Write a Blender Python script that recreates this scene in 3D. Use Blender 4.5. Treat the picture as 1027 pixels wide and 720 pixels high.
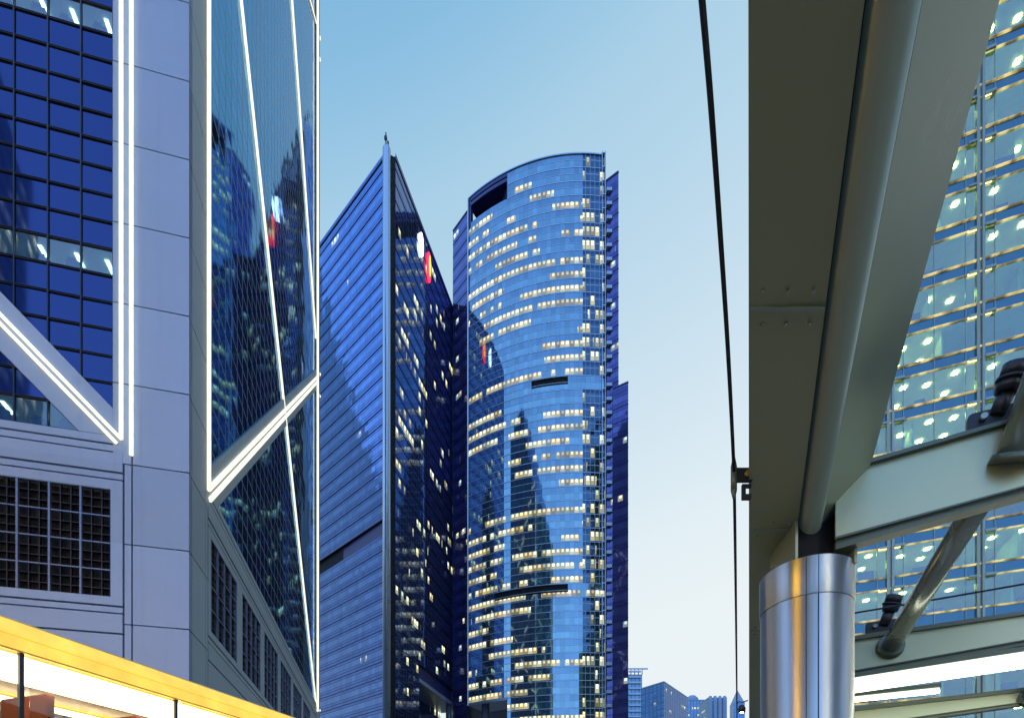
import bpy, bmesh, math, random
from mathutils import Vector, Matrix
R = math.radians
random.seed(7)
for o in list(bpy.data.objects): bpy.data.objects.remove(o)
sc = bpy.context.scene
COL = sc.collection

# ------------------------------------------------------------------ camera
CAMZ = 1.6; F = 540.0; CX = 513.5; HY = 855.0
cd = bpy.data.cameras.new('camera'); cam = bpy.data.objects.new('camera', cd); COL.objects.link(cam)
cam.location = (0, 0, CAMZ); cam.rotation_euler = (R(90), 0, 0)
cd.sensor_width = 36; cd.lens = 36*F/1027; cd.shift_y = (HY-360)/1027; cd.clip_end = 6000; cd.clip_start = 0.05
sc.camera = cam

# ------------------------------------------------------------------ world and light
w = bpy.data.worlds.new('World'); sc.world = w; w.use_nodes = True
nt = w.node_tree; N = nt.nodes; L = nt.links
for n in list(N): N.remove(n)
def nd(t, **k):
    n = N.new(t)
    for a, b in k.items(): setattr(n, a, b)
    return n
def wm(op, a, b=None, c=None):
    n = nd('ShaderNodeMath', operation=op)
    for i, v in enumerate((a, b, c)):
        if v is None: continue
        if isinstance(v, (int, float)): n.inputs[i].default_value = v
        else: L.new(v, n.inputs[i])
    return n.outputs[0]
tc = nd('ShaderNodeTexCoord'); sep = nd('ShaderNodeSeparateXYZ'); L.new(tc.outputs['Generated'], sep.inputs[0])
zc = wm('SUBTRACT', sep.outputs[2], wm('MULTIPLY', sep.outputs[0], 0.25))
def ramp(inp, stops):
    r = nd('ShaderNodeValToRGB'); L.new(inp, r.inputs[0]); e = r.color_ramp.elements
    while len(e) < len(stops): e.new(0.5)
    for i, (p, c) in enumerate(stops): e[i].position = p; e[i].color = (*c, 1)
    return r.outputs[0]
front = ramp(zc, [(0.0, (.82, .88, .90)), (0.32, (.82, .89, .91)), (0.44, (.76, .86, .91)), (0.62, (.59, .75, .86)), (0.79, (.40, .63, .80)), (0.86, (.25, .51, .75)), (1.0, (.09, .30, .62))])
back = ramp(sep.outputs[2], [(0.0, (.44, .66, 1.0)), (0.35, (.27, .51, .98)), (0.65, (.15, .32, .72)), (0.85, (.055, .15, .48)), (1.0, (.04, .11, .40))])
mf = nd('ShaderNodeMapRange', interpolation_type='SMOOTHSTEP'); L.new(sep.outputs[1], mf.inputs[0]); mf.inputs[1].default_value = -0.35; mf.inputs[2].default_value = 0.3
mx = nd('ShaderNodeMixRGB'); L.new(mf.outputs[0], mx.inputs[0]); L.new(back, mx.inputs[1]); L.new(front, mx.inputs[2])
sky = nd('ShaderNodeTexSky', sky_type='NISHITA'); sky.sun_disc = False; sky.sun_elevation = R(3); sky.sun_rotation = R(200)
add = nd('ShaderNodeMixRGB', blend_type='ADD'); add.inputs[0].default_value = 0.004
L.new(mx.outputs[0], add.inputs[1]); L.new(sky.outputs[0], add.inputs[2])
bg = nd('ShaderNodeBackground'); L.new(add.outputs[0], bg.inputs[0]); bg.inputs[1].default_value = 1.0
wo = nd('ShaderNodeOutputWorld'); L.new(bg.outputs[0], wo.inputs[0])

sd = bpy.data.lights.new('sun', 'SUN'); sun = bpy.data.objects.new('sun', sd); COL.objects.link(sun)
sd.energy = 2.6; sd.angle = R(120); sd.color = (.30, .53, 1.0)
sun.rotation_euler = (R(55), 0, R(-20))       # a broad glow of the after-sunset sky from behind the camera
sun.location = (0, -20, 60)
sc.view_settings.view_transform = 'Standard'; sc.view_settings.look = 'None'; sc.view_settings.gamma = 1; sc.view_settings.exposure = 0
sc.render.engine = 'CYCLES'
sc.cycles.max_bounces = 6; sc.cycles.glossy_bounces = 4; sc.cycles.transparent_max_bounces = 12
sc.cycles.sample_clamp_indirect = 4

# ------------------------------------------------------------------ helpers
def P(x, y, Y): return Vector(((x-CX)/F*Y, Y, CAMZ+(HY-y)/F*Y))
class Plane:                      # a vertical plane through pixel column x at depth Y, running along d
    def __init__(s, x, Y, d): s.X0 = (x-CX)/F*Y; s.Y0 = Y; s.d = d
    def at(s, x, y, off=0.0):     # off: metres towards the camera side
        k = (x-CX)/F; dx, dy = s.d
        n = Vector((dy, -dx)) if dx > 0 else Vector((-dy, dx))
        if n.y > 0: n = -n
        X0 = s.X0+n.x*off; Y0 = s.Y0+n.y*off
        t = (k*Y0-X0)/(dx-k*dy); Y = Y0+dy*t
        return P(x, y, Y)
class MB:
    def __init__(s): s.bm = bmesh.new(); s.uv = s.bm.loops.layers.uv.new('UVMap')
    def face(s, pts, uvs=None, m=0, smooth=False):
        f = s.bm.faces.new([s.bm.verts.new(p) for p in pts]); f.material_index = m; f.smooth = smooth
        if uvs:
            for l, u in zip(f.loops, uvs): l[s.uv].uv = u
        return f
    def hull(s, a, b, m=0, smooth=False):           # two matching rings joined, with caps
        va = [s.bm.verts.new(p) for p in a]; vb = [s.bm.verts.new(p) for p in b]; n = len(a)
        for i in range(n):
            f = s.bm.faces.new((va[i], va[(i+1) % n], vb[(i+1) % n], vb[i])); f.material_index = m; f.smooth = smooth
        for r in (va[::-1], vb):
            f = s.bm.faces.new(r); f.material_index = m
    def box(s, x0, x1, y0, y1, z0, z1, m=0):
        s.hull([(x0,y0,z0),(x1,y0,z0),(x1,y1,z0),(x0,y1,z0)], [(x0,y0,z1),(x1,y0,z1),(x1,y1,z1),(x0,y1,z1)], m)
    def prism(s, poly, z0, z1, m=0): s.hull([(p[0],p[1],z0) for p in poly], [(p[0],p[1],z1) for p in poly], m)
    def ext(s, pts, vec, m=0): s.hull(pts, [Vector(p)+Vector(vec) for p in pts], m)
    def ring(s, c, ax, r, n, ref=None):
        ax = Vector(ax).normalized(); a = ax.orthogonal().normalized() if ref is None else (ref-ax*ref.dot(ax)).normalized(); b = ax.cross(a)
        return [Vector(c)+a*r*math.cos(2*math.pi*i/n)+b*r*math.sin(2*math.pi*i/n) for i in range(n)]
    def tube(s, p0, p1, r, n=12, r1=None, m=0, smooth=True):
        ax = Vector(p1)-Vector(p0); s.hull(s.ring(p0, ax, r, n), s.ring(p1, ax, r if r1 is None else r1, n), m, smooth)
    def chain(s, pts, r, n=8, m=0):
        rings = []
        for i, p in enumerate(pts):
            d = Vector(pts[min(i+1, len(pts)-1)])-Vector(pts[max(i-1, 0)])
            rings.append([s.bm.verts.new(q) for q in s.ring(p, d, r, n, Vector((1, .1, 0)))])
        for a, b in zip(rings, rings[1:]):
            for i in range(n):
                f = s.bm.faces.new((a[i], a[(i+1) % n], b[(i+1) % n], b[i])); f.smooth = True; f.material_index = m
        s.bm.faces.new(rings[0][::-1]); s.bm.faces.new(rings[-1])
    def lathe(s, prof, n=48, c=(0, 0), m=0):        # prof: (r, z)
        rings = [[s.bm.verts.new((c[0]+r*math.cos(2*math.pi*i/n), c[1]+r*math.sin(2*math.pi*i/n), z)) for i in range(n)] for r, z in prof]
        for a, b in zip(rings, rings[1:]):
            for i in range(n):
                f = s.bm.faces.new((a[i], a[(i+1) % n], b[(i+1) % n], b[i])); f.smooth = True; f.material_index = m
        s.bm.faces.new(rings[0][::-1]).material_index = m; s.bm.faces.new(rings[-1]).material_index = m
    def build(s, name, mats, parent=None, bevel=0, recalc=True, origin=None):
        if recalc: bmesh.ops.recalc_face_normals(s.bm, faces=s.bm.faces)
        if origin is not None: bmesh.ops.translate(s.bm, verts=s.bm.verts, vec=-Vector(origin))
        me = bpy.data.meshes.new(name); s.bm.to_mesh(me); s.bm.free()
        o = bpy.data.objects.new(name, me); COL.objects.link(o)
        for m in (mats if isinstance(mats, (list, tuple)) else [mats]): me.materials.append(m)
        if parent: o.parent = parent
        if origin is not None: o.location = origin
        if bevel:
            b = o.modifiers.new('bevel', 'BEVEL'); b.width = bevel; b.segments = 2; b.limit_method = 'ANGLE'; b.angle_limit = R(40)
        return o
def tag(o, label=None, cat=None, group=None, kind=None):
    for k, v in (('label', label), ('category', cat), ('group', group), ('kind', kind)):
        if v: o[k] = v
    return o
def empty(name, loc, rz=0, **k):
    o = bpy.data.objects.new(name, None); COL.objects.link(o); o.location = loc; o.rotation_euler = (0, 0, rz); o.empty_display_size = .5
    return tag(o, **k)

# ------------------------------------------------------------------ materials
class MT:
    def __init__(s, name):
        s.m = bpy.data.materials.new(name); s.m.use_nodes = True; s.n = s.m.node_tree.nodes; s.l = s.m.node_tree.links
        s.b = s.n['Principled BSDF']; s.out = s.n['Material Output']
    def new(s, t, **k):
        n = s.n.new(t)
        for a, b in k.items(): setattr(n, a, b)
        return n
    def put(s, sock, v):
        if isinstance(v, (int, float)): sock.default_value = v
        elif isinstance(v, (tuple, list)): sock.default_value = (*v, 1) if len(v) == 3 and len(sock.default_value) == 4 else v
        else: s.l.new(v, sock)
    def set(s, **k):
        for a, v in k.items(): s.put(s.b.inputs[a.replace('_', ' ')], v)
    def math(s, op, a, b=0.0, c=None):
        n = s.new('ShaderNodeMath', operation=op); s.put(n.inputs[0], a)
        if op not in ('FLOOR', 'FRACT', 'ABSOLUTE', 'SQRT'): s.put(n.inputs[1], b)
        if c is not None: s.put(n.inputs[2], c)
        return n.outputs[0]
    def mix(s, f, a, b):
        n = s.new('ShaderNodeMixRGB'); s.put(n.inputs[0], f); s.put(n.inputs[1], a); s.put(n.inputs[2], b); return n.outputs[0]
    def coord(s, which='Object'): return s.new('ShaderNodeTexCoord').outputs[which]
    def noise(s, vec, scale, detail=3, rough=.5):
        n = s.new('ShaderNodeTexNoise'); s.put(n.inputs['Vector'], vec); n.inputs['Scale'].default_value = scale; n.inputs['Detail'].default_value = detail; n.inputs['Roughness'].default_value = rough
        return n.outputs[0]
    def ramp(s, v, a, b):
        n = s.new('ShaderNodeMapRange'); s.put(n.inputs[0], v); n.inputs[1].default_value = a[0]; n.inputs[2].default_value = a[1]; n.inputs[3].default_value = b[0]; n.inputs[4].default_value = b[1]; return n.outputs[0]
    def stretch(s, vec, sc_):
        n = s.new('ShaderNodeMapping'); s.put(n.inputs[0], vec); n.inputs['Scale'].default_value = sc_; return n.outputs[0]
def paint(name, col, rough=.5, metal=0.0, var=.15, scale=1.5, stretch=(1,1,1), bump=0.0):
    t = MT(name); v = t.stretch(t.coord(), stretch); n = t.noise(v, scale, 5, .6)
    t.set(Base_Color=t.mix(n, tuple(c*(1-var) for c in col), tuple(min(1, c*(1+var)) for c in col)), Metallic=metal, Roughness=t.ramp(n, (.3, .7), (max(.02, rough*.8), min(1, rough*1.2))))
    if bump:
        b = t.new('ShaderNodeBump'); b.inputs['Strength'].default_value = bump; b.inputs['Distance'].default_value = .01; t.l.new(t.noise(v, scale*20, 3), b.inputs['Height']); t.l.new(b.outputs[0], t.b.inputs['Normal'])
    return t.m
def lamp(name, col, st):
    t = MT(name); v = t.noise(t.coord(), 3.0, 2)
    t.set(Base_Color=tuple(c*.22+.01 for c in col), Emission_Color=(*col, 1), Emission_Strength=t.ramp(v, (.3,.7), (st*.85, st*1.1))); return t.m
def curtain(name, cw, fh, vis, mull, lines, tint, span, litcol, lit_t, cl=(.12, 1.7), strength=1.6, wob=.012, per=.5, rough=.04, metal=.9, linecol=(.05,.07,.12), keep=.5, spot=True, spec=(.62,.72,.9), mullcol=None):
    """curtain wall: u,v in metres. vis=(a,b) glazed share of the floor; lines = shares of the floor with a transom"""
    t = MT(name); uv = t.new('ShaderNodeUVMap').outputs[0]; s = t.new('ShaderNodeSeparateXYZ'); t.l.new(uv, s.inputs[0])
    U = t.math('DIVIDE', s.outputs[0], cw); V = t.math('DIVIDE', s.outputs[1], fh)
    fu = t.math('FRACT', U); fv = t.math('FRACT', V); iu = t.math('FLOOR', U); iv = t.math('FLOOR', V)
    vm = t.math('MULTIPLY', t.math('GREATER_THAN', fv, vis[0]), t.math('LESS_THAN', fv, vis[1]))
    mm = t.math('LESS_THAN', fu, mull)
    lm = None
    for a, b in lines:
        k = t.math('MULTIPLY', t.math('GREATER_THAN', fv, a), t.math('LESS_THAN', fv, b)); lm = k if lm is None else t.math('MAXIMUM', lm, k)
    cb = t.new('ShaderNodeCombineXYZ'); t.l.new(iu, cb.inputs[0]); t.l.new(iv, cb.inputs[1])
    t.l.new(t.math('FLOOR', t.math('ADD', vm, .5)), cb.inputs[2])
    wn = t.new('ShaderNodeTexWhiteNoise', noise_dimensions='3D'); t.l.new(cb.outputs[0], wn.inputs[0])
    rnd = wn.outputs['Value']; rc = wn.outputs['Color']
    cv = t.new('ShaderNodeCombineXYZ'); t.l.new(t.math('MULTIPLY', s.outputs[0], cl[0]), cv.inputs[0]); t.l.new(t.math('MULTIPLY', iv, cl[1]), cv.inputs[1])
    cn = t.noise(cv.outputs[0], 1.0, 1)
    lit = t.math('MULTIPLY', t.math('MULTIPLY', t.math('GREATER_THAN', cn, lit_t), t.math('GREATER_THAN', rnd, 1-keep)), vm)
    rv = t.new('ShaderNodeSeparateXYZ'); t.l.new(rc, rv.inputs[0])
    # each lit office: dim room, and the ceiling lamp as a brighter patch near the head of the window
    if spot:
        sp = t.math('MULTIPLY', t.math('GREATER_THAN', fu, .30), t.math('LESS_THAN', fu, .8))
        sp = t.math('MULTIPLY', sp, t.math('GREATER_THAN', fv, (vis[0]+vis[1])*.5))
        lev = t.math('ADD', t.math('MULTIPLY', sp, 1.0), .42)
    else: lev = t.math('ADD', .55, t.math('MULTIPLY', t.noise(t.stretch(uv, (3, 2, 1)), 1.5, 2), .9))
    lev = t.math('MULTIPLY', lev, t.math('ADD', t.math('MULTIPLY', rv.outputs[1], .9), .25))
    nomull = t.math('SUBTRACT', 1.0, mm)
    base = t.mix(vm, span, tint)
    pv = t.math('MULTIPLY', t.math('SUBTRACT', rv.outputs[0], .5), .25)
    hs = t.new('ShaderNodeHueSaturation'); t.put(hs.inputs['Color'], base); t.l.new(t.math('ADD', 1.0, pv), hs.inputs['Value'])
    base = t.mix(mm, hs.outputs[0], mullcol or linecol); base = t.mix(lm, base, linecol) if lm is not None else base
    g = t.new('ShaderNodeNewGeometry').outputs['Normal']
    a = t.new('ShaderNodeVectorMath', operation='SUBTRACT'); t.l.new(rc, a.inputs[0]); a.inputs[1].default_value = (.5,.5,.5)
    b = t.new('ShaderNodeVectorMath', operation='SCALE'); t.l.new(a.outputs[0], b.inputs[0]); b.inputs['Scale'].default_value = wob
    nn = t.new('ShaderNodeTexNoise'); t.l.new(uv, nn.inputs['Vector']); nn.inputs['Scale'].default_value = per; nn.inputs['Detail'].default_value = 2
    a2 = t.new('ShaderNodeVectorMath', operation='SUBTRACT'); t.l.new(nn.outputs['Color'], a2.inputs[0]); a2.inputs[1].default_value = (.5,.5,.5)
    b2 = t.new('ShaderNodeVectorMath', operation='SCALE'); t.l.new(a2.outputs[0], b2.inputs[0]); b2.inputs['Scale'].default_value = wob*1.6
    c = t.new('ShaderNodeVectorMath', operation='ADD'); t.l.new(g, c.inputs[0]); t.l.new(b.outputs[0], c.inputs[1])
    c2 = t.new('ShaderNodeVectorMath', operation='ADD'); t.l.new(c.outputs[0], c2.inputs[0]); t.l.new(b2.outputs[0], c2.inputs[1])
    d = t.new('ShaderNodeVectorMath', operation='NORMALIZE'); t.l.new(c2.outputs[0], d.inputs[0])
    base = t.mix(t.math('MULTIPLY', lit, .8), base, (.04,.05,.04))
    solid = mm if lm is None else t.math('MAXIMUM', mm, lm)
    t.set(Specular_Tint=spec, Base_Color=base, Metallic=t.math('MULTIPLY', t.math('SUBTRACT', 1.0, solid), metal), Roughness=t.math('ADD', rough, t.math('MULTIPLY', solid, .35)), Normal=d.outputs[0],
          Emission_Color=t.mix(rv.outputs[2], litcol[0], litcol[1]), Emission_Strength=t.math('MULTIPLY', t.math('MULTIPLY', t.math('MULTIPLY', lit, nomull), lev), strength))
    return t.m

def stone(name, col, dark=.5):
    t = MT(name); v = t.coord(); n = t.noise(v, .35, 6, .6); f = t.noise(v, 60, 2); st = t.noise(t.stretch(v, (2.5, 2.5, .08)), 1.0, 4)
    sx = t.new('ShaderNodeSeparateXYZ'); t.l.new(v, sx.inputs[0]); wn = t.new('ShaderNodeTexWhiteNoise', noise_dimensions='1D')
    t.l.new(t.math('FLOOR', t.math('DIVIDE', t.math('SUBTRACT', sx.outputs[2], 1.01), 4.11)), wn.inputs['W'])
    n = t.math('ADD', t.math('MULTIPLY', n, .55), t.math('MULTIPLY', wn.outputs['Value'], .45))
    c = t.mix(n, tuple(x*.80 for x in col), tuple(x*1.12 for x in col)); c = t.mix(t.math('MULTIPLY', f, .25), c, tuple(x*.6 for x in col)); c = t.mix(t.ramp(st, (.55, .8), (0, .22)), c, tuple(x*.55 for x in col))
    t.set(Base_Color=c, Roughness=.45); return t.m

M = {}
M['granite'] = stone('granite', (.36, .46, .62))
M['aluminium'] = stone('aluminium_cladding', (.30, .36, .38))
M['joint'] = paint('dark_joint', (.012, .015, .03), .7)
M['frame_dark'] = paint('dark_frame', (.012, .016, .035), .35)
M['black'] = paint('black_void', (.004, .005, .008), .9)
M['bar'] = paint('grille_bar', (.16, .20, .30), .4, .5)
M['blade'] = paint('louvre_blade', (.018, .017, .022), .45, .3)
M['tube'] = lamp('neon_tube', (1.0, .98, .76), 1.25)
M['glass_blue'] = curtain('blue_mirror_glass', 50, 50, (-1, 2), -1, [], (.035, .055, .15), (0,0,0), ((1,1,1),(1,1,1)), 2, wob=.03, per=.25, metal=.93)
M['steel'] = paint('brushed_steel', (.62, .66, .68), .22, 1.0, .06, 6, (1, 1, .03))
M['silver'] = paint('silver_cladding', (.42, .50, .56), .3, .8, .08, .1, (1, 1, 2))
M['fin3'] = paint('pale_fin', (.50,.62,.68), .35, .4)
M['fin'] = paint('grey_fin', (.35, .42, .50), .35, .5)
M['navy'] = paint('navy_cladding', (.035, .04, .13), .4, .3)

def clear_glass(name, tint, refl):
    t = MT(name); tr = t.new('ShaderNodeBsdfTransparent'); tr.inputs[0].default_value = (*tint, 1)
    gl = t.new('ShaderNodeBsdfGlossy'); gl.inputs['Roughness'].default_value = .02; gl.inputs[0].default_value = (.9, .95, 1, 1)
    bp = t.new('ShaderNodeBump'); bp.inputs['Strength'].default_value = .08; bp.inputs['Distance'].default_value = .05; t.l.new(t.noise(t.coord(), .5, 2), bp.inputs['Height']); t.l.new(bp.outputs[0], gl.inputs['Normal'])
    fr = t.new('ShaderNodeFresnel'); fr.inputs[0].default_value = 1.5
    mxx = t.new('ShaderNodeMixShader'); bf = t.math('SUBTRACT', 1.0, t.new('ShaderNodeNewGeometry').outputs['Backfacing']); t.l.new(t.math('MULTIPLY', bf, t.math('ADD', t.math('MULTIPLY', fr.outputs[0], 1.5), refl)), mxx.inputs[0])
    t.l.new(tr.outputs[0], mxx.inputs[1]); t.l.new(gl.outputs[0], mxx.inputs[2]); t.l.new(mxx.outputs[0], t.out.inputs[0]); return t.m
M['pane_lit'] = clear_glass('clear_blue_glass', (.55, .75, .85), .08)
M['pane_office'] = clear_glass('office_glass', (.66, .95, .84), .12)
M['pane_bus'] = clear_glass('bus_glass', (.85, .8, .7), .02)

def clip(poly, a, b, c):            # keep a*x+b*y+c >= 0
    out = []
    for i in range(len(poly)):
        p, q = poly[i], poly[(i+1) % len(poly)]; fp = a*p[0]+b*p[1]+c; fq = a*q[0]+b*q[1]+c
        if fp >= 0: out.append(p)
        if (fp > 0 > fq) or (fp < 0 < fq):
            t = fp/(fp-fq); out.append((p[0]+(q[0]-p[0])*t, p[1]+(q[1]-p[1])*t))
    return out
def area(p): return abs(sum(p[i][0]*p[(i+1) % len(p)][1]-p[(i+1) % len(p)][0]*p[i][1] for i in range(len(p))))/2

# ================================================================== the ground
def ground_mat(name, col, scale, line=None):
    t = MT(name); v = t.coord(); n = t.noise(v, scale, 8, .6); n2 = t.noise(v, .15, 4)
    t.set(Base_Color=t.mix(n2, t.mix(n, tuple(c*.7 for c in col), tuple(c*1.2 for c in col)), tuple(c*.8 for c in col)), Roughness=t.ramp(n2, (.3,.7), (.5,.85))); return t.m
m_ = MB(); m_.face([(-3000,-3000,-.02),(3000,-3000,-.02),(3000,3000,-.02),(-3000,3000,-.02)]); tag(m_.build('ground', ground_mat('ground', (.12,.12,.11), 3)), kind='structure')
BD = Vector((173, 540, 0)).normalized(); BN = Vector((BD.y, -BD.x, 0))      # direction of the street; BN to its right
BO = Vector((-7.87, 0, 0))                                               # where the bus flank crosses y=0
def SP(s, o, z=0): return BO+BD*s+BN*o+Vector((0, 0, z))
m_ = MB(); m_.face([SP(-120,-8,.0),SP(-120,4.5,.0),SP(300,4.5,.0),SP(300,-8,.0)]); tag(m_.build('road', ground_mat('asphalt', (.05,.05,.052), 30)), kind='structure')
m_ = MB()
for k in range(-20, 60): m_.face([SP(k*5,-2.6,.004), SP(k*5,-2.45,.004), SP(k*5+2,-2.45,.004), SP(k*5+2,-2.6,.004)])
tag(m_.build('road_markings', paint('road_paint', (.75,.75,.72), .7)), kind='structure')
for a, b in ((4.7, 40), (-14, -8.2)):
    m_ = MB(); m_.ext([SP(-120,a),SP(-120,b),SP(300,b),SP(300,a)], (0,0,.13)); tag(m_.build('pavement', ground_mat('paving', (.24,.23,.21), 5)), kind='structure')
for a, b in ((4.5, 4.7), (-8.2, -8.0)):
    m_ = MB(); m_.ext([SP(-120,a),SP(-120,b),SP(300,b),SP(300,a)], (0,0,.14)); tag(m_.build('kerb', ground_mat('kerb_stone', (.32,.32,.30), 8)), kind='structure')

# ================================================================== tower with diagonal bracing (left)
A0 = math.atan2(.219, .976); BW = 53.0; MOD = 1.37
bank = empty('braced_tower', (-.6*28.3, 28.3, 0), A0, label='mirror glass skyscraper on a granite base, outlined with white neon tubes and diagonal braces', cat='skyscraper')
Z0 = 22.93; CLO, CHI = 17.9, 20.8           # sill of the glazing, lower and upper edge of the diagonal band (z-u)
TOP = 165.0
# bodies: the front face lies on y=0 (u=-x), the right face on x=0 (v=y)
g = MB()
def fpan(mb, poly, d0, d1, m=0):   # poly in (u,z) on the front face, from depth d0 (front) to d1 inside
    mb.hull([(-p[0], d0, p[1]) for p in poly], [(-p[0], d1, p[1]) for p in poly], m)
def rpan(mb, poly, d0, d1, m=0):   # poly in (v,z) on the right face
    mb.hull([(-d0, p[0], p[1]) for p in poly], [(-d1, p[0], p[1]) for p in poly], m)
rect = lambda a, b, c, d: [(a, c), (b, c), (b, d), (a, d)]
# piers: one panel per storey with open joints
JH = 3*MOD
lv = [Z0-MOD*3*k for k in range(5, 0, -1)]+[Z0+JH*k for k in range(0, 35)]
lv = [z-.0 for z in lv if z < TOP]+[TOP]
lv = [0.0]+[42.11+JH*k for k in range(-10, 30) if 0.5 < 42.11+JH*k < TOP]+[TOP]
for a, b in zip(lv, lv[1:]):
    low = b < 22.4
    fpan(g, rect(.0, 2.61, a+.03, b-.03), 0, .5); fpan(g, rect(2.69, 2.99 if low else 3.52, a+.03, b-.03), 0.012, .5)
g.build('corner_pier', M['granite'], bank)
g = MB()
for a, b in zip(lv, lv[1:]):
    low = b < 22.4
    rpan(g, rect(.03, 2.61, a+.03, b-.03), -.0, .5); rpan(g, rect(2.69, 2.99 if low else 3.4, a+.03, b-.03), 0.012, .5)
g.build('side_pier', M['aluminium'], bank); g = MB()
for a, b in zip(lv, lv[1:]): rpan(g, rect(BW-3.5, BW, a+.02, b-.02), 0, .5)
g.build('side_pier', M['aluminium'], bank)
g = MB(); g.prism([(-BW+.3,4.3),(-.52,4.3),(-.52,BW-.3),(-BW+.3,BW-.3)], 22.9, TOP); g.build('core', M['joint'], bank)
g = MB(); g.prism([(-BW+.3,.62),(-.62,.62),(-.62,BW-.3),(-BW+.3,BW-.3)], 0, 22.88); g.build('podium_core', M['black'], bank)
# back faces and the stepped top, seen only in other glass
g = MB(); g.box(-BW-.05, -BW+.28, .05, BW, 22.9, TOP); g.box(-BW, 0, BW-.28, BW+.05, 0, TOP); g.box(-BW-.05, -BW+.28, .05, BW, 0, 22.9); g.build('rear_wall', M['navy'], bank)
g = MB(); g.hull([(-BW,.6,TOP),(-.6,.6,TOP),(-.6,BW,TOP),(-BW,BW,TOP)], [(-BW,BW*.5,TOP+52),(-BW*.5,BW*.5,TOP+52),(-BW*.5,BW,TOP+52),(-BW,BW,TOP+52)]); g.build('sloped_roof', M['glass_blue'], bank)
# stone below the glazing on both faces, with groove lines between the panels
def base_face(pan, mat, name, width, lo, first, n):
    g = MB(); z = [0, 6.2, 9.5, 12.80, 13.84, 14.20]
    for a, b in ((0, 4.0), (4.1, 8.2), (8.3, 12.78)): pan(g, rect(3.08, width, a, b), .0, .45)
    pan(g, rect(3.08, width, 12.87, 13.82), -.01, .45); pan(g, rect(3.08, width, 13.91, 14.18), .02, .45)
    pan(g, rect(3.08, width, 20.74, 21.02), .02, .45); pan(g, rect(3.08, width, 21.11, 22.05), -.01, .45); pan(g, rect(3.08, width, 22.14, 22.44), .01, .45); pan(g, rect(3.08, width, 22.53, 22.90), .0, .5)
    x = first; pieces = []
    pan(g, rect(3.08, first-.0, 14.27, 20.65), .0, .45)
    for k in range(n):
        a = first+k*5*MOD; b = a+4*MOD
        pan(g, rect(a, b, 14.27, 14.68), .0, .45); pan(g, rect(a, b, 20.18, 20.65), .0, .45)
        e = min(b+MOD, width)
        if e > b: pan(g, rect(b, e, 14.27, 20.65), .0, .45)
    e = first+n*5*MOD
    if e < width: pan(g, rect(e, width, 14.27, 20.65), 0, .45)
    g.build(name, mat, bank)
    for k in range(n):
        a = first+k*5*MOD; W = 4*MOD; h = (20.18-14.68)/4
        gg = MB(); pan(gg, rect(a, a+W, 14.68, 20.18), .40, .46)
        o = gg.build('louvre_window', M['black'], bank)
        gb = MB()
        for i in range(5): c = a+i*W/4; pan(gb, rect(max(a, c-.045), min(a+W, c+.045), 14.68, 20.18), .02, .16)
        for i in range(5): c = 14.68+i*h; pan(gb, rect(a, a+W, max(14.68, c-.03), min(20.18, c+.03)), .03, .15)
        gb.build('frame', M['bar'], o)
        gl = MB()
        for i in range(4):
            for q in (1, 2): c = a+i*W/4+q*W/12; pan(gl, rect(c-.022, c+.022, 14.7, 20.16), .10, .30)
            for q in (1, 2): c = 14.68+i*h+q*h/3; pan(gl, rect(a, a+W, c-.02, c+.02), .12, .34)
        gl.build('louvre_blades', M['blade'], o)
# on the front face the grille begins at u=3.58 and runs out of the picture
base_face(fpan, M['granite'], 'granite_base', BW-.3, .0, 3.60, 6)
base_face(rpan, M['aluminium'], 'side_base', BW-3.5, .0, 3.60, 6)
# front joints drawn as thin dark mortar: slim joint strips behind the panels
g = MB(); fpan(g, rect(0.02, 52, 0, 22.9), .455, .6); rpan(g, rect(0.02, 52, 0, 22.9), .505, .6); g.build('joint_backing', M['joint'], bank)
# diagonal bands
def band(pan, mat, name, c0, c1, umax):
    g = MB(); poly = [(Z0-c0, Z0), (umax, umax+c0), (umax, umax+c1), (3.53, 3.53+c1), (3.53, Z0)]
    pan(g, poly, .012, .5); g.build(name, mat, bank)
band(fpan, M['granite'], 'diagonal_brace', CLO, CHI, 49.5)
band(rpan, M['aluminium'], 'diagonal_brace', CLO, CHI, 49.5)
# front window panes
random.seed(3)
fr = MB(); litcols = {0: (2, 3, 4), 6: (0, 1, 2, 3), 15: (0, 1, 2, 3)}
PW = 1.44
for i in range(4):
    for j in range(0, 18):
        u0 = 3.54+i*PW; z0 = Z0+j*MOD; cell = rect(u0+.03, u0+PW-.03, z0+.03, z0+MOD-.03)
        for sgn, c in ((1, CHI), (-1, CLO)):
            pl = clip(cell, -sgn, sgn, -sgn*c-.03)
            if len(pl) > 2 and area(pl) > .03:
                lit = j in litcols
                gg = MB(); d = .13+random.uniform(0, .012)
                # each pane tilted by a few millimetres, as real curtain walls are
                tx, tz = random.uniform(-.006, .006), random.uniform(-.006, .006)
                gg.hull([(-p[0], d+tx*(p[0]-u0)+tz*(p[1]-z0), p[1]) for p in pl], [(-p[0], d+.03, p[1]) for p in pl])
                o = gg.build('window', M['pane_lit'] if lit else M['glass_blue'], bank)
for i in range(-0, 5):
    u = 3.54+i*PW
    for sgn, c in ((1, CHI), (-1, CLO)):
        pl = clip(rect(u-.03, u+.03, Z0, Z0+18*MOD), -sgn, sgn, -sgn*c)
        if len(pl) > 2: fpan(fr, pl, .06, .2)
for j in range(0, 19):
    for dz, wd in ((-.035, .022), (.035, .022)):
        z = Z0+j*MOD+dz
        for sgn, c in ((1, CHI), (-1, CLO)):
            pl = clip(rect(3.54, 3.54+4*PW, z-wd/2, z+wd/2), -sgn, sgn, -sgn*c)
            if len(pl) > 2: fpan(fr, pl, .07, .2)
fr.build('window_frame', M['frame_dark'], bank)
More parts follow.
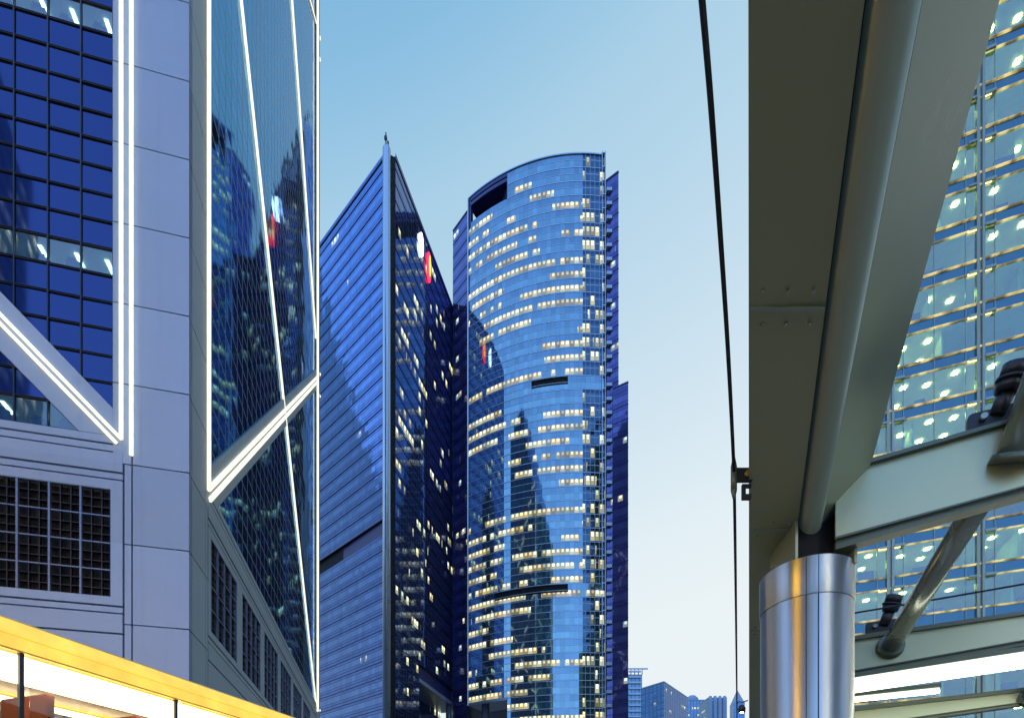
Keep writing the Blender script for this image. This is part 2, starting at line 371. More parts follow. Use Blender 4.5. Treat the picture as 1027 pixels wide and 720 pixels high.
# rooms behind the lit rows
M['room'] = paint('office_wall', (.42,.55,.52), .8, 0, .3, .7)
M['ceil'] = paint('office_ceiling', (.55,.62,.60), .8)
M['office_lamp'] = lamp('office_lamp', (1.0, .93, .72), 6.0)
M['office_lamp2'] = lamp('office_lamp_warm', (1.0, .80, .27), 42.0)
M['dark_seat'] = paint('dark_furniture', (.02,.05,.14), .6)
g = MB(); gl = MB(); gf = MB()
for j in (0, 6, 15):
    z0 = Z0+j*MOD
    g.box(-9.5, -3.5, 4.0, 4.1, z0, z0+MOD); g.box(-9.5, -3.5, .3, 4.0, z0+MOD-.02, z0+MOD+.05, 1); g.box(-9.5, -3.5, .3, 4.0, z0-.05, z0); g.box(-3.5, -3.4, .3, 4.0, z0, z0+MOD)
    for i in range(4):
        u = 3.54+i*PW+random.uniform(.3, .7); 
        if random.random() < .85: gl.box(-u-.28, -u-.1, random.uniform(.45, .7), random.uniform(1.3, 1.8), z0+MOD-.07, z0+MOD-.03)
        if random.random() < .8:
            x = -3.54-i*PW-random.uniform(.3, 1.0); hh = random.uniform(.45, .8)
            gf.box(x-.3, x+.3, .35, .5, z0+.02, z0+hh); gf.box(x-.22, x+.1, .32, .4, z0+hh, z0+hh+.12)
# the core is cut away there: shift the core back instead
g.build('office_room', [M['room'], M['ceil']], bank); gl.build('ceiling_lamp', M['office_lamp'], bank, recalc=True); gf.build('office_furniture', M['dark_seat'], bank)
# remaining front glazing and the large right-hand glazed facets
M['boc_glass'] = curtain('braced_tower_glass', MOD, MOD, (-1, 2), .09, [(-1, .05), (.95, 2)], (.30, .50, .62), (0,0,0), ((1,.88,.45),(.9,1,.8)), .74, cl=(.3, .9), wob=.006, per=.12, metal=.95, rough=.03, spec=(.26,.47,.68), linecol=(.06,.09,.13), keep=.14, strength=1.3)
def facet(pan, poly, name, d=.14):
    g = MB(); s = [(-p[0], d, p[1]) for p in poly] if pan is fpan else [(-d, p[0], p[1]) for p in poly]
    g.face(s, [(p[0], p[1]-Z0) for p in poly]); return g.build(name, M['boc_glass'], bank, recalc=False)
facet(fpan, [(3.54+4*PW, Z0), (BW-.3, Z0), (BW-.3, TOP), (3.54+4*PW, TOP)], 'glazing', .16)
facet(fpan, rect(3.5, 3.54+4*PW, Z0+18*MOD, TOP), 'glazing', .16)
# right face: facets between the braces (split along both diagonals)
D1 = lambda poly, s, c: clip(poly, -s, s, -s*c)       # z-v >= c (s=1) or <= c
D2 = lambda poly, s, c: clip(poly, s, s, -s*c)        # z+v
box1 = rect(3.4, BW-3.5, Z0, 71.5); box2 = rect(3.4, BW-3.5, 71.5, TOP)
for bx_, c1, c1b, c2 in ((box1, CLO, CHI, 72.7), (box2, 70.0, 70.0, 124.0)):
    for s1 in (1, -1):
        for s2 in (1, -1):
            pl = D2(D1(bx_, s1, c1b if s1 == 1 else c1), s2, c2)
            if len(pl) > 2: facet(rpan, pl, 'glazing')
# neon tubes with their slim housings
def neon(pts, r=.10, out=.16):
    g = MB(); g.tube(*pts, r, 10); o = g.build('neon_tube', M['tube'], bank)
    inn = Vector((-1, 0, 0)) if pts[0][0] > 0 else Vector((0, 1, 0))
    h = MB(); h.tube(Vector(pts[0])+inn*r*.9, Vector(pts[1])+inn*r*.9, r*.6, 6); h.build('tube_rail', M['fin'], o)
fz = lambda u, z: (-u, -.10, z); rz = lambda v, z: (.06, v, z); gz = lambda v, z: (-.06, v, z)
neon((fz(3.10, 22.75), fz(3.10, TOP))); neon((fz(2.64, 22.0), fz(2.64, TOP)))
neon((fz(3.10, 22.75), fz(49.5, 19.72+49.5)), .085); neon((fz(3.32, 22.52), fz(49.5, 19.2+49.5)), .085)
neon((rz(2.97, 22.6), rz(2.97, TOP)), .12)
neon((rz(3.0, 22.7), rz(49.8, 19.7+49.8)), .13); neon((rz(3.2, 22.2), rz(49.8, 19.0+49.8)), .13)
neon((rz(50.0, 21.9), rz(50.0, TOP)), .20)
neon((gz(50.0, 22.3), gz(3.6, 69.1)), .11); neon((gz(49.4, 74.6), gz(3.6, 120.4)), .12); neon((gz(3.6, 73.6), gz(49.4, 119.4)), .13)
g = MB()
for (a, b) in (((-BW,BW+.14),(0,BW+.14)),):
    for z in (22.7, 72.7, 122.7):
        g.tube((a[0], a[1], z), (b[0], b[1], z+47), .25, 6); g.tube((b[0], b[1], z), (a[0], a[1], z+47), .25, 6)
g.build('rear_neon_tube', M['tube'], bank)

# ================================================================== knife-edge tower (middle left)
def offs(pl, d):                     # shift a polyline sideways
    out = []
    for i, p in enumerate(pl):
        a = Vector(pl[max(i-1, 0)]); b = Vector(pl[min(i+1, len(pl)-1)]); t = (b-a).normalized(); out.append(Vector(p)+Vector((t.y, -t.x))*d)
    return out
def strip(mb, pl, z0, z1, u0=0, m=0, zuv=0, thick=.0):
    u = u0
    for a, b in zip(pl, pl[1:]):
        l = (Vector(b)-Vector(a)).length
        mb.face([(a[0],a[1],z0),(b[0],b[1],z0),(b[0],b[1],z1),(a[0],a[1],z1)], [(u,z0-zuv),(u+l,z0-zuv),(u+l,z1-zuv),(u,z1-zuv)], m); u += l
def ledge(mb, pl, z0, z1, d, m=1, back=.3):
    a = offs(pl, d); b = offs(pl, -back)
    for i in range(len(pl)-1):
        mb.hull([(*b[i], z0), (*a[i], z0), (*a[i+1], z0), (*b[i+1], z0)], [(*b[i], z1), (*a[i], z1), (*a[i+1], z1), (*b[i+1], z1)], m)
FH = 4.0; RO = Vector((1.95, .75))
T2 = Vector((-31.35, 135.0)); E = Vector((-633, 540)).normalized(); Fd = Vector((147, 540)).normalized()
knife = empty('knife_edge_tower', (T2.x, T2.y, 0), label='dark blue glass tower rising to a sharp corner with a silver corner column', cat='skyscraper')
M['t2_left'] = curtain('striped_blue_glass', 1.5, FH, (.42, .80), .03, [(.0, .05), (.20, .25), (.40, .43), (.80, .84)], (.13, .22, .45), (.10, .17, .40), ((.85,.95,1),(.75,.95,.8)), .69, cl=(.15, 2.3), strength=1.3, wob=.01, per=.2, linecol=(.012,.02,.09), keep=.35, mullcol=(.08,.13,.42))
M['t2_right'] = curtain('dark_blue_glass', 1.5, FH, (.30, .80), .05, [(.0, .05), (.28, .31), (.80, .83)], (.17, .21, .36), (.12, .15, .30), ((1,.88,.42),(.85,1,.7)), .56, cl=(.09, 2.9), strength=1.4, wob=.012, per=.3, linecol=(.03,.04,.12), keep=.45, mullcol=(.06,.07,.2))
LW, RW = 62.0, 46.5
lf = [E*LW, E*1.1]; rf = [RO, RO+Fd*RW]                       # left to right as seen
ZT2 = 176.4
g = MB(); cp = [E*.9-Vector((0,-.5)), E*LW+Vector((.6,.9)), E*LW+Fd*30, RO+Fd*(RW-.5)+E*2.0, RO+Fd*(RW-.5)+Vector((-.5,.1)), RO+Fd*.4+Vector((-.5,.2))]
g.prism([tuple(p) for p in cp], 50, ZT2-.6); g.build('core', M['navy'], knife)
g = MB(); g.prism([tuple(p) for p in [E*.9-Vector((0,-.5)), E*LW+Vector((.6,.9)), E*LW+Fd*26, RO+Fd*16+E*1.5, RO+Fd*14+Vector((-.5,.1)), RO+Fd*.4+Vector((-.5,.2))]], 0, 50); g.build('lower_core', M['navy'], knife)
random.seed(5)
nfl = 44
for k in range(3, nfl):
    z0 = 2+k*FH; z1 = z0+FH
    g = MB(); mech = k in (20,)
    if mech: ledge(g, offs(lf, -.6), z0, z1, .0, 2); ledge(g, lf, z1-.2, z1, .15)
    else: strip(g, lf, z0, z1, 0, 0, 2); ledge(g, lf, z0, z0+.10, .12)
    g.build('window_band', [M['t2_left'], M['frame_dark'], M['black']], knife, recalc=False)
    g = MB()
    seg = rf if z0 > 50 else [RO, RO+Fd*14.0]
    if k in (100,): ledge(g, offs(seg, -.7), z0, z1, 0, 2)
    else: strip(g, seg, z0, z1, 0, 0, 2); ledge(g, seg, z0, z0+.10, .1)
    g.build('window_band', [M['t2_right'], M['frame_dark'], M['black']], knife, recalc=False)
g = MB(); g.lathe([(1.0, 0), (1.0, ZT2+1.0), (.75, ZT2+1.6)], 24, (-.0, -.3)); o = g.build('corner_column', M['silver'], knife)
g = MB(); g.tube((-.2,-.3,ZT2+1.5), (-.2,-.3,ZT2+5.2), .16, 8); g.tube((.3,-.1,ZT2+1.5),(.3,-.1,ZT2+3.2),.25,8); g.box(-.6,.1,-.5,.0,ZT2+3.6,ZT2+4.3); g.build('mast', M['frame_dark'], o)
g = MB(); g.prism([(.9,-.1),(2.0,.5),(1.9,2.0),(-.3,1.6)], 0, ZT2); g.build('corner_recess', M['black'], knife)
g = MB(); ledge(g, lf, ZT2, ZT2+.5, .2, 0, .8); ledge(g, rf, ZT2, ZT2+.7, .2, 0, .8); g.build('parapet', M['navy'], knife)
# recess under the right hand glass and its round columns
g = MB(); ledge(g, [RO+Fd*14.0, RO+Fd*RW], 49.0, 50.0, .15, 0, 8); g.build('soffit', M['fin'], knife)
g = MB(); g.lathe([(.95, 0), (.95, 49.0)], 20, tuple(RO+Fd*38+Vector((-.9,.4)))); g.build('round_column', M['silver'], knife)
g = MB(); q = [RO+Fd*14+Vector((-7,2)), RO+Fd*RW+Vector((-7,2))]
for k in range(3, 12): strip(g, q, 2+k*FH, 2+k*FH+FH, 0, 0, 2)
g.build('recessed_wall', M['t2_right'], knife, recalc=False)
# lit emblem boxes on the upper edge of the right-hand facade
M['sign_white'] = lamp('white_sign', (.9, .97, 1.0), 5.0); M['sign_red'] = lamp('red_sign', (1.0, .015, .04), 4.5); M['sign_orange'] = lamp('orange_sign', (1.0, .30, .02), 4.0)
Nr = Vector((Fd.y, -Fd.x))
def sgn(s0, s1, za, zb, mat, name, outd=.35):
    g = MB(); pts = []
    for i in range(20):
        a = 2*math.pi*i/20; s = (s0+s1)/2+(s1-s0)/2*math.cos(a); z = (za+zb)/2+(zb-za)/2*math.sin(a)
        pts.append((RO.x+Fd.x*s+Nr.x*.12, RO.y+Fd.y*s+Nr.y*.12, z))
    g.ext(pts, (Nr.x*outd, Nr.y*outd, 0)); return tag(g.build(name, mat, knife))
sgn(13.6, 15.9, 167.5, 174.0, M['sign_white'], 'white_sign'); o = sgn(18.6, 21.0, 165.5, 174.0, M['sign_red'], 'red_sign'); sgn(19.6, 20.8, 167.5, 173.6, M['sign_orange'], 'orange_sign', .42)

# ================================================================== curved tower (middle)
pts3 = [(-13.5,166.3),(7.8,156.8),(26.8,155.9)]
def circ(a, b, c):
    ax, ay = a; bx_, by = b; cx, cy = c; d = 2*(ax*(by-cy)+bx_*(cy-ay)+cx*(ay-by))
    ux = ((ax*ax+ay*ay)*(by-cy)+(bx_*bx_+by*by)*(cy-ay)+(cx*cx+cy*cy)*(ay-by))/d
    uy = ((ax*ax+ay*ay)*(cx-bx_)+(bx_*bx_+by*by)*(ax-cx)+(cx*cx+cy*cy)*(bx_-ax))/d
    return ux, uy, math.hypot(ax-ux, ay-uy)
ux, uy, ur = circ(*pts3); a0 = math.atan2(166.3-uy, -13.5-ux); a1 = math.atan2(155.9-uy, 26.8-ux)
if a0 > 0: a0 -= 2*math.pi
NA = 40
T3 = Vector((7.0, 165.0))
arc = [Vector((ux+ur*math.cos(a0+(a1-a0)*i/NA), uy+ur*math.sin(a0+(a1-a0)*i/NA)))-T3 for i in range(NA+1)]
curved = empty('curved_tower', (T3.x, T3.y, 0), label='tall tower with a bowed blue glass front and many lit office rows', cat='skyscraper')
M['t3'] = curtain('bowed_blue_glass', 1.35, FH, (.10, .52), .02, [], (.21, .35, .41), (.17, .28, .36), ((1,.76,.32),(.90,1,.72)), .49, cl=(.05, 3.1), strength=1.35, wob=.004, per=.06, linecol=(.06,.10,.20), keep=.90, mullcol=(.10,.20,.28))
M['t3_end'] = curtain('end_bay_glass', 1.35, FH, (.10, .75), .10, [(.50, .56)], (.07, .13, .20), (.04, .08, .14), ((1,.88,.4),(.9,1,.75)), .44, cl=(.3, 2.2), strength=1.4, wob=.05, linecol=(.3,.38,.42), keep=.6)
ZT3 = 203.2; ng = 12          # ng: arc index where the roof recess ends
ic = next(i for i, p in enumerate(arc) if (p.x+T3.x)/(p.y+T3.y)*F+CX > 508)
ie = next(i for i, p in enumerate(arc) if (p.x+T3.x)/(p.y+T3.y)*F+CX > 592)
back_ = [Vector((24, 190))-T3, Vector((-18, 196))-T3]
inner = offs(arc, -.5)
g = MB(); g.prism([tuple(p) for p in inner+back_], 47.8, 194.6); g.prism([tuple(p) for p in inner[ic:]+back_], 194.6, ZT3-.4)
g.prism([tuple(p) for p in inner[ic-0:]+[back_[0], Vector((0,190))-T3]], 0, 47.8); g.build('core', M['navy'], curved)
nb = 0
IE = sum(1 for p in arc if (p.x+T3.x)/(p.y+T3.y)*F+CX > 586)
for k in range(3, 50):
    z0 = 3.4+k*FH; z1 = min(z0+FH, ZT3)
    seg = arc
    if z1 > 195.5 and z0 < 201: seg = arc[ic:]
    if z0 < 46: seg = arc[ic:]
    g = MB(); mech = k in (18, 33)
    u0 = 0 if seg is arc else sum((arc[i+1]-arc[i]).length for i in range(ic))
    if mech:
        i9 = 9 if k == 18 else 20; strip(g, arc[:i9+1], z0, z1, 0, 0, 3.4); im = 30
        ledge(g, offs(arc[i9:im+1], -.4), z0+1.4, z1, .0, 2, .05); strip(g, arc[i9:im+1], z0, z0+1.6, 0, 0, 3.4); strip(g, arc[im:], z0, z1, 30, 0, 3.4)
    else:
        ne = len(seg)-IE; strip(g, seg[:ne], z0, z1, u0, 0, 3.4)
    if not (mech and k == 100): strip(g, seg[len(seg)-IE-1:] if not mech else [], z0, z1, 60, 3, 3.4)
    ledge(g, seg, z0-.04, z0+.12, .07); ledge(g, seg, z0+FH*.53, z0+FH*.53+.10, .05)
    g.build('window_band', [M['t3'], M['fin3'], M['black'], M['t3_end']], curved, recalc=False)
    nb += 1
# roof screen over the recess at the top left
g = MB(); ledge(g, arc[:ic+1], 200.6, 201.6, .05, 0, .5); ledge(g, arc[:ic+1], 202.1, ZT3, .05, 0, .5); ledge(g, arc[:2], 194, ZT3, .05, 0, 1)
g.build('roof_screen', M['navy'], curved)
g = MB(); ledge(g, offs(arc[:ic+2], -4), 194.6, 203.6, 0, 0, 1); ledge(g, arc[:ic+2], 201.2, 201.7, -.4, 0, 5.2); g.build('recess_wall', M['navy'], curved)
g = MB(); ledge(g, arc, ZT3, ZT3+.35, .25, 0, 1.0); g.build('parapet', M['silver'], curved)
g = MB(); ledge(g, arc[:ic+1], 46.9, 47.7, .3, 0, 9); g.build('soffit', M['fin'], curved)
g = MB(); g.lathe([(1.2, 0), (1.2, 47.0)], 24, (P(487,700,166).x-T3.x, 165.5-T3.y)); g.build('round_column', M['silver'], curved)
# steel frame on the right-hand end
re = arc[-1]; g = MB()
for dx in (0, .95): g.box(re.x-.95+dx+.1, re.x-.8+dx+.1, re.y-.7, re.y+1, 10, ZT3+.8)
for k in range(4, 51): g.box(re.x-.9, re.x+.3, re.y-.6, re.y-.3, 3.4+k*FH, 3.4+k*FH+.22)
g.box(arc[0].x-.25, arc[0].x+.05, arc[0].y-.5, arc[0].y+.5, 47, ZT3-.2)
g.build('end_frame', M['silver'], curved)
# side wings
M['wing'] = curtain('violet_glass', 1.5, FH, (.35, .75), .03, [(.0, .04), (.33, .36), (.75, .79)], (.10, .11, .28), (.07, .07, .22), ((1,.9,.5),(.7,.95,1)), .60, cl=(.2, 2.7), strength=1.3, linecol=(.015,.015,.07), keep=.4, metal=.6)
def wing(name, a, b, z0, z1, depth, par=M['navy']):
    a = Vector(a)-T3; b = Vector(b)-T3; g = MB()
    g.prism([tuple(a+Vector((0.02,.3))), tuple(b+Vector((-.02,.3))), tuple(b+Vector((0,depth))), tuple(a+Vector((0,depth)))], z0, z1)
    strip(g, [a, b], z0, z1, 0, 1, 0); ledge(g, [a, b], z1, z1+.4, .15, 0)
    for k in range(int(z0//FH)+1, int(z1//FH)): ledge(g, [a, b], k*FH, k*FH+.1, .1, 0, .28)
    return g.build(name, [par, M['wing']], curved, recalc=False)
wing('right_wing', (27.1,155.6), (30.35,153.4), 8, 195.4, 14)
wing('low_right_wing', (28.8,154.0), (32.75,151.7), 8, 134.0, 13)
g = MB()
for k in range(4, 48):
    if (3.4+k*FH) < 195: g.box(re.x+.35, re.x+1.9, re.y-1.6, re.y-.3, 3.4+k*FH, 3.4+k*FH+.9)
g.build('balcony_stack', M['fin'], curved)
wing('left_wing', (-18.9,172.5), (-13.9,167.2), 20, 200.5, 18)
a_ = P(449.6, 300, 176); b_ = P(456, 212, 174)
g = MB(); g.hull([(a_.x-T3.x,176-T3.y,30),(b_.x-T3.x,172.6-T3.y,30),(b_.x-T3.x,180-T3.y,30)], [(b_.x-.5-T3.x,174-T3.y,200),(b_.x-T3.x,172.6-T3.y,200),(b_.x-T3.x,180-T3.y,200)]); g.build('slanted_wall', M['silver'], curved)

# ================================================================== far buildings
def fmat(name, col, tintw, thr, cw=3, fh=3.4):
    return curtain(name, cw, fh, (.35, .8), .2, [(.0, .08)], tintw, col, ((1,.9,.6),(.9,1,.9)), thr, cl=(.05, 2), strength=1.2, metal=.25, rough=.3, linecol=tuple(c*.6 for c in col), keep=.6, wob=.0)
def far(name, poly, h, mat, label, cat='building', extra=None):
    c = sum((Vector(p) for p in poly), Vector((0, 0)))/len(poly); e = empty(name, (c.x, c.y, 0), label=label, cat=cat)
    pl = [Vector(p)-c for p in poly]; g = MB(); n = len(pl)
    for i in range(n): strip(g, [pl[i], pl[(i+1) % n]], 0, h, i*40)
    g.build('wall', mat, e, recalc=False)
    g = MB(); g.prism([tuple(p*1.01) for p in pl], h, h+.8); g.build('roof', M['farroof'], e)
    if extra: extra(e, pl, h)
    return e
M['farroof'] = paint('pale_roof', (.25,.33,.42), .7)
def X(px, Y): return (px-CX)/F*Y
def Hh(py, Y): return CAMZ+(HY-py)/F*Y
Yf = 420
def frame_top(e, pl, h):
    g = MB(); 
    for i in range(5):
        t = i/4; p = pl[0].lerp(pl[1], t); g.tube((p.x, p.y, h+.8), (p.x, p.y, h+5.5), .35, 6)
    g.box(min(p.x for p in pl)-1, max(p.x for p in pl)+3, pl[0].y, pl[0].y+1, h+5, h+5.8); g.build('roof_frame', M['fin'], e)
    for k in range(0, 22):
        g = MB(); g.box(pl[0].x+1, pl[1].x-1, pl[0].y-1.2, pl[0].y, 50+k*4.4, 50+k*4.4+1.1); g.build('balcony', M['fin'], e)
far('apartment_tower', [(X(629,Yf),Yf),(X(644,Yf),Yf),(X(646,Yf),Yf+18),(X(630,Yf),Yf+18)], Hh(677,Yf), fmat('far_tower_wall', (.28,.40,.50), (.2,.35,.5), .75), 'slim pale blue apartment tower beside the violet wing of the curved tower', 'apartment tower', frame_top)
Y2 = 330
far('office_block', [(X(643,Y2+14),Y2+14),(X(666,Y2),Y2),(X(690,Y2+34),Y2+34),(X(664,Y2+50),Y2+50)], Hh(684,Y2), fmat('far_office_wall', (.10,.24,.42), (.07,.17,.36), .60, 3, 4), 'boxy steel blue office block seen at its corner, with rows of lit windows')
Y3 = 520
def crown(e, pl, h):
    g = MB(); g.lathe([(6, h+.8), (6, h+5), (3, h+8)], 12, (0, 0)); g.box(-12, -4, -3, 3, h+.8, h+4); g.build('plant_room', M['farroof'], e)
far('lowrise_block', [(X(686,Y3),Y3),(X(711,Y3),Y3),(X(711,Y3),Y3+25),(X(686,Y3),Y3+25)], Hh(702,Y3), fmat('far_wall_b', (.25,.36,.50), (.15,.28,.45), .55), 'lavender blue block with a small round plant room on its roof', extra=crown)
def round_bays(e, pl, h):
    g = MB()
    for i in range(4): p = pl[0].lerp(pl[1], (i+.5)/4); g.lathe([(2.0, 0), (2.0, h-2), (1.2, h+2)], 12, (p.x, p.y))
    g.build('round_bay', M['farroof'], e)
Y4 = 470
far('ribbed_block', [(X(710,Y4),Y4),(X(729,Y4),Y4),(X(730,Y4),Y4+22),(X(710,Y4),Y4+22)], Hh(700,Y4), fmat('far_wall_c', (.12,.28,.40), (.1,.25,.4), .6), 'teal apartment block with rounded ribs right of the lavender block', 'apartment tower', round_bays)
Y5 = 600
def gable(e, pl, h):
    g = MB(); g.hull([(pl[0].x,pl[0].y,h+.8),(pl[1].x,pl[1].y,h+.8),(pl[2].x,pl[2].y,h+.8),(pl[3].x,pl[3].y,h+.8)], [(-.5,-.5,h+16),(.5,-.5,h+16),(.5,.5,h+16),(-.5,.5,h+16)]); g.build('pointed_roof', M['farroof'], e)
far('gabled_tower', [(X(736,Y5),Y5),(X(747,Y5),Y5),(X(748,Y5),Y5+14),(X(737,Y5),Y5+14)], Hh(705,Y5), fmat('far_wall_d', (.18,.34,.52), (.1,.25,.45), .7), 'distant tower with a pointed roof between the hanging cable and the girder', 'tower', gable)
# wooded slope behind
t = MT('slope'); n = t.noise(t.coord(), .05, 8, .7); t.set(Base_Color=t.mix(n, (.03,.06,.06), (.09,.14,.13)), Roughness=.9); 
m_ = MB(); random.seed(2); NXh = 60
rows = []
for j, (yy, hh) in enumerate(((640, 0), (700, 55), (780, 90), (900, 110), (1100, 130))):
    rows.append([m_.bm.verts.new((-500+i*30, yy, max(0, hh*(.75+.3*math.sin(i*.35+1)+random.uniform(-.06,.06))))) for i in range(NXh)])
for a, b in zip(rows, rows[1:]):
    for i in range(NXh-1): m_.bm.faces.new((a[i], a[i+1], b[i+1], b[i])).smooth = True
tag(m_.build('hillside', t.m), kind='structure')

# ================================================================== office building behind the footbridge (right)
DD = Vector((-1463, 540)).normalized()                     # along the facade, to the left
ob = empty('glass_office_building', (42.6, 49.0, 0), math.atan2(DD.y, DD.x)+math.pi, label='bright glass office building with yellow lit floors behind the footbridge', cat='office building')
# local frame: +x to the right along the facade, -y towards the camera
BAY = 6.94; S0 = 58.4; FL = 3.95
def at(px): k = (px-CX)/F; return -(42.6-k*49)/(-DD.x+k*DD.y)       # local x of a picture column
M['mull'] = paint('warm_mullion', (.30,.34,.27), .35, .4); M['slab'] = paint('spandrel', (.07,.17,.23), .2, .6, .2, .4); t = MT('sill_glow'); n = t.noise(t.coord(), .8, 3); t.set(Base_Color=(.16,.15,.09), Roughness=.4, Emission_Color=(1,.78,.28,1), Emission_Strength=t.ramp(n, (.42,.62), (.10,.85))); M['lip'] = t.m; M['bklamp'] = lamp('facade_light', (1.0, .84, .36), 2.6)  # sills carry their own warm glow in place of lamp light falling on them
M['of_ceil'] = paint('office_ceiling_warm', (.80,.78,.60), .8); M['of_wall'] = paint('office_partition', (.48,.56,.42), .8, 0, .5, .3)
g = MB(); g.box(-13.9, 16, 9.0, 24, 0, 95); g.box(-13.9,-13.6,.4,9,0,95); g.build('core', M['of_wall'], ob)
lvl = [S0+FL*k for k in range(-13, 9)]
random.seed(11)
for z in lvl:
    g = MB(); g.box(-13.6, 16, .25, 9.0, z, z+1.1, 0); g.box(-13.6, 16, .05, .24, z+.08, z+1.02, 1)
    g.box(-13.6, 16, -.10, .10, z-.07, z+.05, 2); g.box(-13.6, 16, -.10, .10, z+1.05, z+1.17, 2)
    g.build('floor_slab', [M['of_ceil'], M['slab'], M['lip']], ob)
    # windows, one per bay
    for b in range(-2, 2):
        x0 = b*BAY; g = MB(); g.box(x0+.12, x0+BAY-.12, 0.0, .03, z-2.75, z-.05); o = g.build('window', M['pane_office'], ob)
        for dx in (1.07, 1.07+2.4, 1.07+4.8): g = MB(); g.box(x0+dx-.03, x0+dx+.03, -.05, .06, z-2.8, z+1.1); g.build('mullion', M['mull'], o)
    for b in range(-2, 3):
        for xa, xb in ((-.95, -.32), (.32, .8)):
            if random.random() < .55: g = MB(); g.box(b*BAY+xa, b*BAY+xb, -.16, -.102, z-.22, z-.02); g.build('facade_light', M['bklamp'], ob)
    g = MB(); gw = MB(); any_ = False
    for b in range(-2, 2):
        on = random.random() < .8
        for q in range(3):
            xx = b*BAY+1.2+q*2.0
            if on and random.random() < .85:
                for yy in ((.9, 3.2) if random.random() < .7 else (1.6,)):
                    yy += random.uniform(-.2, .4); g.box(xx, xx+.42, yy, yy+.42, z-.06, z-.02); any_ = True
        if random.random() < .6: xx = b*BAY+random.uniform(1, 5); gw.box(xx, xx+.12, .8, random.uniform(4, 9), z-2.85, z, 0)
        if random.random() < .7: xx = b*BAY+random.uniform(1, 5); gw.box(xx, xx+random.uniform(.6, 1.8), .5, .9, z-2.85, z-2.85+random.uniform(.6, 1.2), 1)
    if any_: g.build('ceiling_lamp', M['office_lamp2'], ob)
    gw.build('office_partition', [M['of_wall'], M['dark_seat']], ob)
for b in range(-2, 3):
    g = MB(); g.box(b*BAY-.30, b*BAY-.10, -.22, .4, 0, 95); g.box(b*BAY+.10, b*BAY+.30, -.22, .4, 0, 95); g.box(b*BAY-.1, b*BAY+.1, .0, .4, 0, 95)
    for z in lvl: g.box(b*BAY+.3, b*BAY+1.1, -.3, -.12, z-.15, z+.1); g.box(b*BAY-.9, b*BAY-.3, -.3, -.12, z-.12, z+.05)
    g.build('facade_column', M['mull'], ob)
g = MB(); g.box(-13.6, 16, .2, 9, 0, 4.0); g.build('ground_floor', M['slab'], ob)

# ================================================================== footbridge
bridge = empty('footbridge', (2.7, 5.0, .13), label='steel footbridge structure with a huge grey girder, cross beams and a polished round column', cat='footbridge')
bo = Vector((2.7, 5.0, .13))
M['girder'] = paint('olive_painted_steel', (.29,.29,.15), .42, .1, .16, .8, (1, .25, 1), 0)
M['girder_side'] = paint('grey_painted_steel', (.24,.29,.22), .30, .25, .12, .6, (1, .3, 1), 0)
M['beam'] = paint('pale_green_painted_steel', (.47,.52,.34), .35, .3, .1, 1.0)
M['beam_lip'] = paint('grey_green_steel', (.10,.12,.08), .35, .3)
M['strut'] = paint('strut_steel', (.30,.33,.28), .25, .6)
M['rubber'] = paint('black_fitting', (.02,.023,.03), .4, .3)
GD = Vector((238, 540, -50)).normalized()
Q = lambda x, y, Y: P(x, y, Y)-bo
def along(p, t): return p+GD*t
pL = Q(750.5, 0, 2.125); pG = Q(868, 0, 2.125); pG2 = Q(870, 0, 2.16); pT = Q(926, 0, 2.16); pR = Q(1003, 0, 2.38)
t0, t1 = -6.0, 42.0
up = Vector((0, 0, 1))
g = MB(); sec = [pL, pL+up*.9+Vector((.1,0,0)), pG+up*.9, pG+up*.02]; g.hull([along(p, t0) for p in sec], [along(p, t1) for p in sec]); g.build('girder_soffit', M['girder'], bridge)
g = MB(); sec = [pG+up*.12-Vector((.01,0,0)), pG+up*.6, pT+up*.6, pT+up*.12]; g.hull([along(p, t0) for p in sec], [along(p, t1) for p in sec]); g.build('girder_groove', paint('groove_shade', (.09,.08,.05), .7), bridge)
c = (pG2+pT)/2; ax = GD; rr = (pT-pG2).length/2
g = MB(); n = 28; side = (pT-pG2).normalized(); upv = ax.cross(side)
if upv.z < 0: upv = -upv
c = c+upv*rr*.25; rr *= 1.0
ring = [c+side*rr*math.cos(2*math.pi*i/n)+upv*rr*math.sin(2*math.pi*i/n) for i in range(n)]
g.hull([along(p, t0) for p in ring], [along(p, t1) for p in ring], 0, True); g.build('girder_tube', M['girder_side'], bridge)
g = MB(); a = pT+up*.02; sec = [a, pR, pR+up*.55, a+up*.55]; g.hull([along(p, t0) for p in sec], [along(p, 3.35) for p in sec]); g.build('girder_flank', M['girder_side'], bridge, .004)
sec2 = [a+up*.02, a+up*.3, a+up*.3+Vector((-.3,0,0)), a+up*.02+Vector((-.1,0,0))]
t = MT('polished_column'); tg = t.new('ShaderNodeTangent', direction_type='RADIAL', axis='Z'); v = t.stretch(t.coord(), (9, 9, .05))
t.set(Base_Color=(.72,.74,.74), Metallic=1.0, Roughness=t.ramp(t.noise(v, 4, 4), (.3,.7), (.40,.47)), Anisotropic=1.0, Anisotropic_Rotation=.25, Tangent=tg.outputs[0]); M['column'] = t.m
for k in range(7):
    d = GD*(-.9+k*2.1) + Vector((0,0,0)); a = along(pL, -.9+k*2.1); b_ = along(pG, -.9+k*2.1)
    g = MB(); g.ext([a+Vector((.004,0,.004)), b_+Vector((-.004,0,.004)), b_+Vector((-.004,0,-.006)), a+Vector((.004,0,-.006))], GD*.022); g.build('weld_seam', M['girder_side'], bridge)
    for q in (.18, .5, .82):
        for w_ in (-.09, .11):
            p_ = a.lerp(b_, q)+GD*w_; g = MB(); g.tube(p_+up*.002, p_-up*.010, .011, 8); g.build('bolt', M['girder_side'], bridge)
